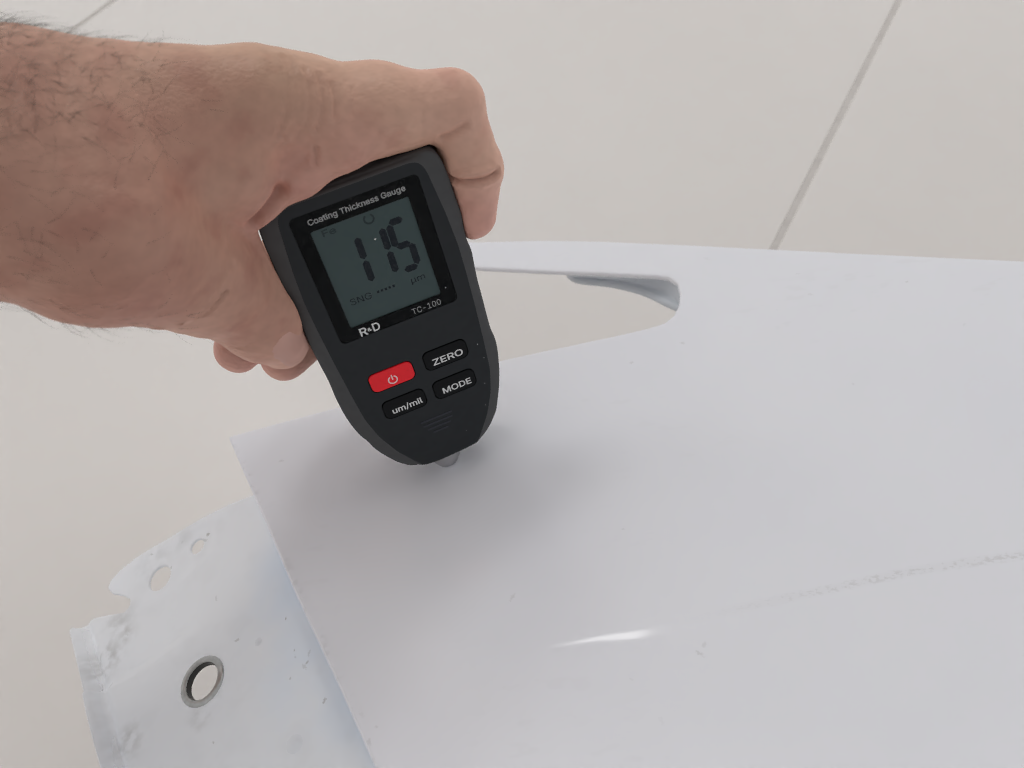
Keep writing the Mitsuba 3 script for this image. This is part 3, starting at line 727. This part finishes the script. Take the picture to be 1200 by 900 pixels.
def surface_nets(fn, lo, hi, h, block=8):
    """Mesh of fn = 0: evaluated only in blocks near the surface."""
    n = np.ceil((np.asarray(hi) - lo) / h / block).astype(int)
    cx = [lo[i] + (np.arange(n[i]) + 0.5) * block * h for i in range(3)]
    cc = np.stack(np.meshgrid(*cx, indexing='ij'), -1).reshape(-1, 3)
    dc = fn(cc)
    G = np.repeat(np.repeat(np.repeat(dc.reshape(n), block, 0), block, 1), block, 2).astype(np.float32)
    near = np.nonzero(np.abs(dc) < block * h * 1.25)[0]
    loc = np.stack(np.meshgrid(*[np.arange(block)] * 3, indexing='ij'), -1).reshape(-1, 3)
    for s in range(0, len(near), 400):
        ids = np.stack(np.unravel_index(near[s:s + 400], n), -1)[:, None] * block + loc[None]
        q = ids.reshape(-1, 3)
        G[q[:, 0], q[:, 1], q[:, 2]] = fn(lo + (q + 0.5) * h)
    S = G < 0
    c = S[:-1, :-1, :-1].astype(np.int8)
    cnt = sum(S[i:S.shape[0] - 1 + i, j:S.shape[1] - 1 + j, k:S.shape[2] - 1 + k].astype(np.int8) for i in (0, 1) for j in (0, 1) for k in (0, 1))
    cells = np.argwhere((cnt > 0) & (cnt < 8))
    vid = np.full(cnt.shape, -1, np.int64); vid[tuple(cells.T)] = np.arange(len(cells))
    acc = np.zeros((len(cells), 3)); num = np.zeros(len(cells))
    cor = [(i, j, k) for i in (0, 1) for j in (0, 1) for k in (0, 1)]
    for a in cor:
        for ax in range(3):
            if a[ax]:
                continue
            b = list(a); b[ax] = 1
            ga = G[tuple((cells + a).T)]; gb = G[tuple((cells + b).T)]
            cr = (ga < 0) != (gb < 0)
            u = np.where(cr, ga / np.where(cr, ga - gb, 1), 0)
            pt = np.tile(np.array(a, float), (len(cells), 1)); pt[:, ax] = u
            acc[cr] += pt[cr]; num[cr] += 1
    v = lo + (cells + acc / num[:, None] + 0.5) * h
    F = []
    for ax in range(3):
        sl0 = [slice(None)] * 3; sl1 = [slice(None)] * 3
        sl0[ax] = slice(None, -1); sl1[ax] = slice(1, None)
        e = np.argwhere(S[tuple(sl0)] != S[tuple(sl1)])
        o1, o2 = (ax + 1) % 3, (ax + 2) % 3
        e = e[(e[:, o1] > 0) & (e[:, o2] > 0) & (e[:, o1] < vid.shape[o1]) & (e[:, o2] < vid.shape[o2]) & (e[:, ax] < vid.shape[ax])]
        d1 = np.zeros(3, int); d1[o1] = 1
        d2 = np.zeros(3, int); d2[o2] = 1
        q = [vid[tuple(x.T)] for x in (e - d1 - d2, e - d2, e, e - d1)]
        ins = S[tuple(e.T)]
        q = np.stack(q, 1)
        q[~ins] = q[~ins][:, ::-1]
        q = q[(q >= 0).all(1)]
        F += [q[:, [0, 1, 2]], q[:, [0, 2, 3]]]
    return v, np.vstack(F)


def grad(p, e=3e-4):
    g = np.stack([hand_sdf(p + d) - hand_sdf(p - d) for d in np.eye(3) * e], -1)
    return g / (np.linalg.norm(g, axis=1, keepdims=True) + 1e-12)


def onto_skin(p, n=5):
    p = np.array(p, float)
    for _ in range(n):
        p = p - hand_sdf(p)[:, None] * grad(p)
    return p


allj = np.array([v[0] for k, v in JT.items()])
hv, hf = surface_nets(hand_sdf, allj.min(0) - 0.045, allj.max(0) + 0.045, 0.00088)
hv = hv - hand_sdf(hv)[:, None] * grad(hv) * 0.9
hn = grad(hv)
# folds and knuckle creases: distance to lines that lie on the skin
disp = np.zeros(len(hv)); dark = np.zeros(len(hv))
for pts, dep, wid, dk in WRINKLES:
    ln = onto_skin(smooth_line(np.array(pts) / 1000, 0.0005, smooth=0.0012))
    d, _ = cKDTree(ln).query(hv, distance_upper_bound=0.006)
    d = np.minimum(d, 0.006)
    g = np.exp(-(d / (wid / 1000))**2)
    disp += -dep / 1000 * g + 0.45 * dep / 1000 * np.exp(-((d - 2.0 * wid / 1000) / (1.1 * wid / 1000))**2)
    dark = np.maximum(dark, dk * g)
lumps = (meshkit.fbm(hv / 0.016, 3, 3) - 0.5) * 0.0018 + (meshkit.fbm(hv / 0.0035, 3, 5) - 0.5) * 0.00028
hv2 = hv + hn * (disp + lumps)[:, None]
far = gauge_sdf(hv2)
hv2 = hv2 + np.where(far < 0.0001, 0.0001 - far, 0)[:, None] * 0
# skin tone: warm base, redder finger ends, yellower dorsum; lower palm redder with painted shading
base = np.tile([0.63, 0.385, 0.285], (len(hv), 1))
tone = meshkit.fbm(hv / 0.020, 3, 11)[:, None]
fine = meshkit.fbm(hv / 0.0022, 3, 21)[:, None]
def field(spots):
    out = np.zeros(len(hv))
    for nm, rr, am in spots:
        out = np.maximum(out, am * np.exp(-(np.linalg.norm(hv - JT[nm][0], axis=1) / (JT[nm][1] + rr))**2 * 1.1))
    return out


pink = field((('i3', .010, .9), ('m3', .012, .8), ('r3', .012, .9), ('web0', .008, .9), ('webm', .008, .9), ('web1', .008, .7), ('i1', .010, .3), ('ttip', .008, .35), ('i05', .004, .25)))
red = field((('tmcp', .028, .80), ('cmc', .050, 1.0), ('wrist', .045, .6), ('tip_', .010, .45), ('arm', .06, .6)))
red = np.clip(red * (0.75 + 0.5 * tone[:, 0]) + (tone[:, 0] - 0.5) * 0.5, 0, 1)[:, None]
pink = np.clip(pink, 0, 1)[:, None]
olive = np.clip(field((('knuck', .022, .9), ('i0', .008, .6), ('fill1', .010, .5), ('meta0', .012, .5))), 0, 1)[:, None]
blotch = sst(0.52, 0.72, meshkit.fbm(hv / 0.009, 4, 31))[:, None]
base = base * (1 - olive) + np.array([0.575, 0.395, 0.262]) * olive
col = base * (1 - red) + np.array([0.385, 0.190, 0.140]) * red  # this mix also darkens the lower hand and wrist as painted shading
col = col * (1 - pink) + np.array([0.56, 0.275, 0.225]) * pink
col = col * (1 - 0.16 * blotch * np.array([0.6, 1.0, 1.0]))
col = col * (0.90 + 0.20 * fine) * (0.94 + 0.12 * tone)
col = col * (1 - 0.55 * dark[:, None]) + np.array([0.25, 0.09, 0.065]) * 0.55 * dark[:, None]  # shadow in the folds, painted into the skin colour along the crease lines


def skin_bump(p, n, uv):
    a = noise(p.x * 1500, p.y * 1500, p.z * 1500)
    b = fbm(p.x * 3800, p.y * 3800, p.z * 3800, 2)
    c = noise(p.x * 800 + p.z * 300, p.y * 420, p.z * 900)
    return (a * 0.5 + b * 0.35 + c * 0.5) * 0.00032


scene['skin'] = {'type': 'twosided', 'bsdf': {'type': 'bumpmap', 'arbitrary': proc(skin_bump, 6e-5),
                 'bsdf': {'type': 'principled', 'base_color': {'type': 'mesh_attribute', 'name': 'vertex_color'}, 'roughness': 0.44, 'specular': 0.5, 'flatness': 0.5, 'sheen': 0.1}}}
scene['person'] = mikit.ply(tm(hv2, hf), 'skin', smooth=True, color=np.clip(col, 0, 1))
thing('person', 'bare hand and hairy wrist gripping the dark gauge from the left', 'person')

# thumb nail: a thin curved plate let into the end of the thumb
plain('nail', (0.53, 0.31, 0.255), 0.36, specular=0.4)
no, na, nb, nd = (np.array(x) for x in NAIL)   # centre, along, across, outward (metres, unit vectors)
gu, gw = np.meshgrid(np.linspace(-1, 1, 25), np.linspace(-1, 1, 21), indexing='ij')
sx = np.sign(gu) * np.abs(gu)
ax_ = sx * 0.0066 * np.sqrt(np.clip(1 - 0.25 * gw**2 * (gu > 0) - 0.35 * gw**2 * (gu < 0), 0, 1))
bx_ = gw * 0.0058
p0 = no + ax_.reshape(-1, 1) * na + bx_.reshape(-1, 1) * nb
for _ in range(12):
    p0 = p0 - (hand_sdf(p0) / np.maximum(grad(p0) @ nd, 0.35))[:, None] * nd
q0 = p0 + grad(p0) * (0.0002 + 0.00045 * (1 - np.maximum(np.abs(gu * (gu < 0)), np.abs(gw))**6)).reshape(-1, 1) + na * (0.0006 * np.maximum(gu, 0).reshape(-1, 1))
nu, nv = gu.shape
idx = np.arange(nu * nv).reshape(nu, nv)
f = np.vstack([np.c_[idx[:-1, :-1].ravel(), idx[1:, :-1].ravel(), idx[1:, 1:].ravel()], np.c_[idx[:-1, :-1].ravel(), idx[1:, 1:].ravel(), idx[:-1, 1:].ravel()]])
und = q0 - grad(p0) * 0.0007
f2 = f[:, ::-1] + len(q0)
bd_ = np.r_[idx[0, :], idx[1:, -1], idx[-1, -2::-1], idx[-2:0:-1, 0]]
e1, e2 = bd_, np.roll(bd_, -1)
f3 = np.vstack([np.c_[e1, e2, e2 + len(q0)], np.c_[e1, e2 + len(q0), e1 + len(q0)]])
obj('person__thumbnail', tm(np.vstack([q0, und]), np.vstack([f, f2, f3])), 'nail', smooth=40)

# arm hair: thin tapering tubes rooted on the wrist and back of the hand
plain('hair', (0.050, 0.036, 0.028), 0.5, specular=0.4)
hr = np.random.default_rng(5)
tri = trimesh.Trimesh(hv2, hf, process=False)
H = []
area_pts, fidx = trimesh.sample.sample_surface(tri, 90000, seed=3)
nrm = tri.face_normals[fidx]
ra, rb = JT['wrist'][0], JT['knuck'][0]
axis = (rb - ra) / np.linalg.norm(rb - ra)
alongx = (area_pts - ra) @ axis
UPV = JT['meta0'][0] - JT['cmc'][0]; UPV /= np.linalg.norm(UPV)
lat = (area_pts - JT['cmc'][0]) @ UPV
dens = sst(0.062, 0.0, alongx) * sst(0.006, 0.030, lat) * 0.6 + 0.07 * sst(0.05, -0.01, alongx) * (lat < 0.02)
dens = dens * (alongx > -0.12)
keep = hr.random(len(area_pts)) < dens * 0.85
for p, nn in zip(area_pts[keep], nrm[keep]):
    if nn @ (p - CAM) > 0.45 * np.linalg.norm(p - CAM):
        continue
    d = axis * hr.normal(0.75, 0.5) + UPV * hr.normal(-0.1, 0.7)
    d = d - nn * (d @ nn)
    d /= np.linalg.norm(d) + 1e-9
    L = hr.uniform(0.004, 0.011)
    cv = np.cross(nn, d) * hr.normal(0, 0.45)
    u = np.linspace(0, 1, 6)[:, None]
    lift = hr.uniform(0.15, 0.8)
    path = p - nn * 0.0003 + L * (u * d + u * u * cv + lift * nn * (u - 0.65 * u * u))
    H.append(tube(path, 0.000036 * (1.05 - u[:, 0]**1.5), 3, False))
obj('person__arm_hair', trimesh.util.concatenate(H), 'hair', smooth=False)
labels['person__arm_hair'] = {'label': 'fine dark hairs on the wrist', 'kind': 'stuff'}

# ------------------------------------------------------------------ ceiling lamps that light the place (above the frame)
WHERE = ('long rectangular ceiling lamp above the middle right, outside the view', 'long rectangular ceiling lamp above the far left, outside the view', 'square ceiling lamp above the middle, outside the view')
for ((x, y, z), (w, d), e), where in zip(LAMPS, WHERE):
    key = numbered('ceiling_lamp')
    v = [(x - w / 2, y - d / 2, z), (x + w / 2, y - d / 2, z), (x + w / 2, y + d / 2, z), (x - w / 2, y + d / 2, z)]
    scene[key] = {**mikit.ply(tm(v, [(0, 2, 1), (0, 3, 2)]), 'print_white'), 'emitter': {'type': 'area', 'radiance': rgb(e, e * 0.99, e * 0.97)}}
    thing(key, where, 'ceiling lamp', 'ceiling lamps above the scene')
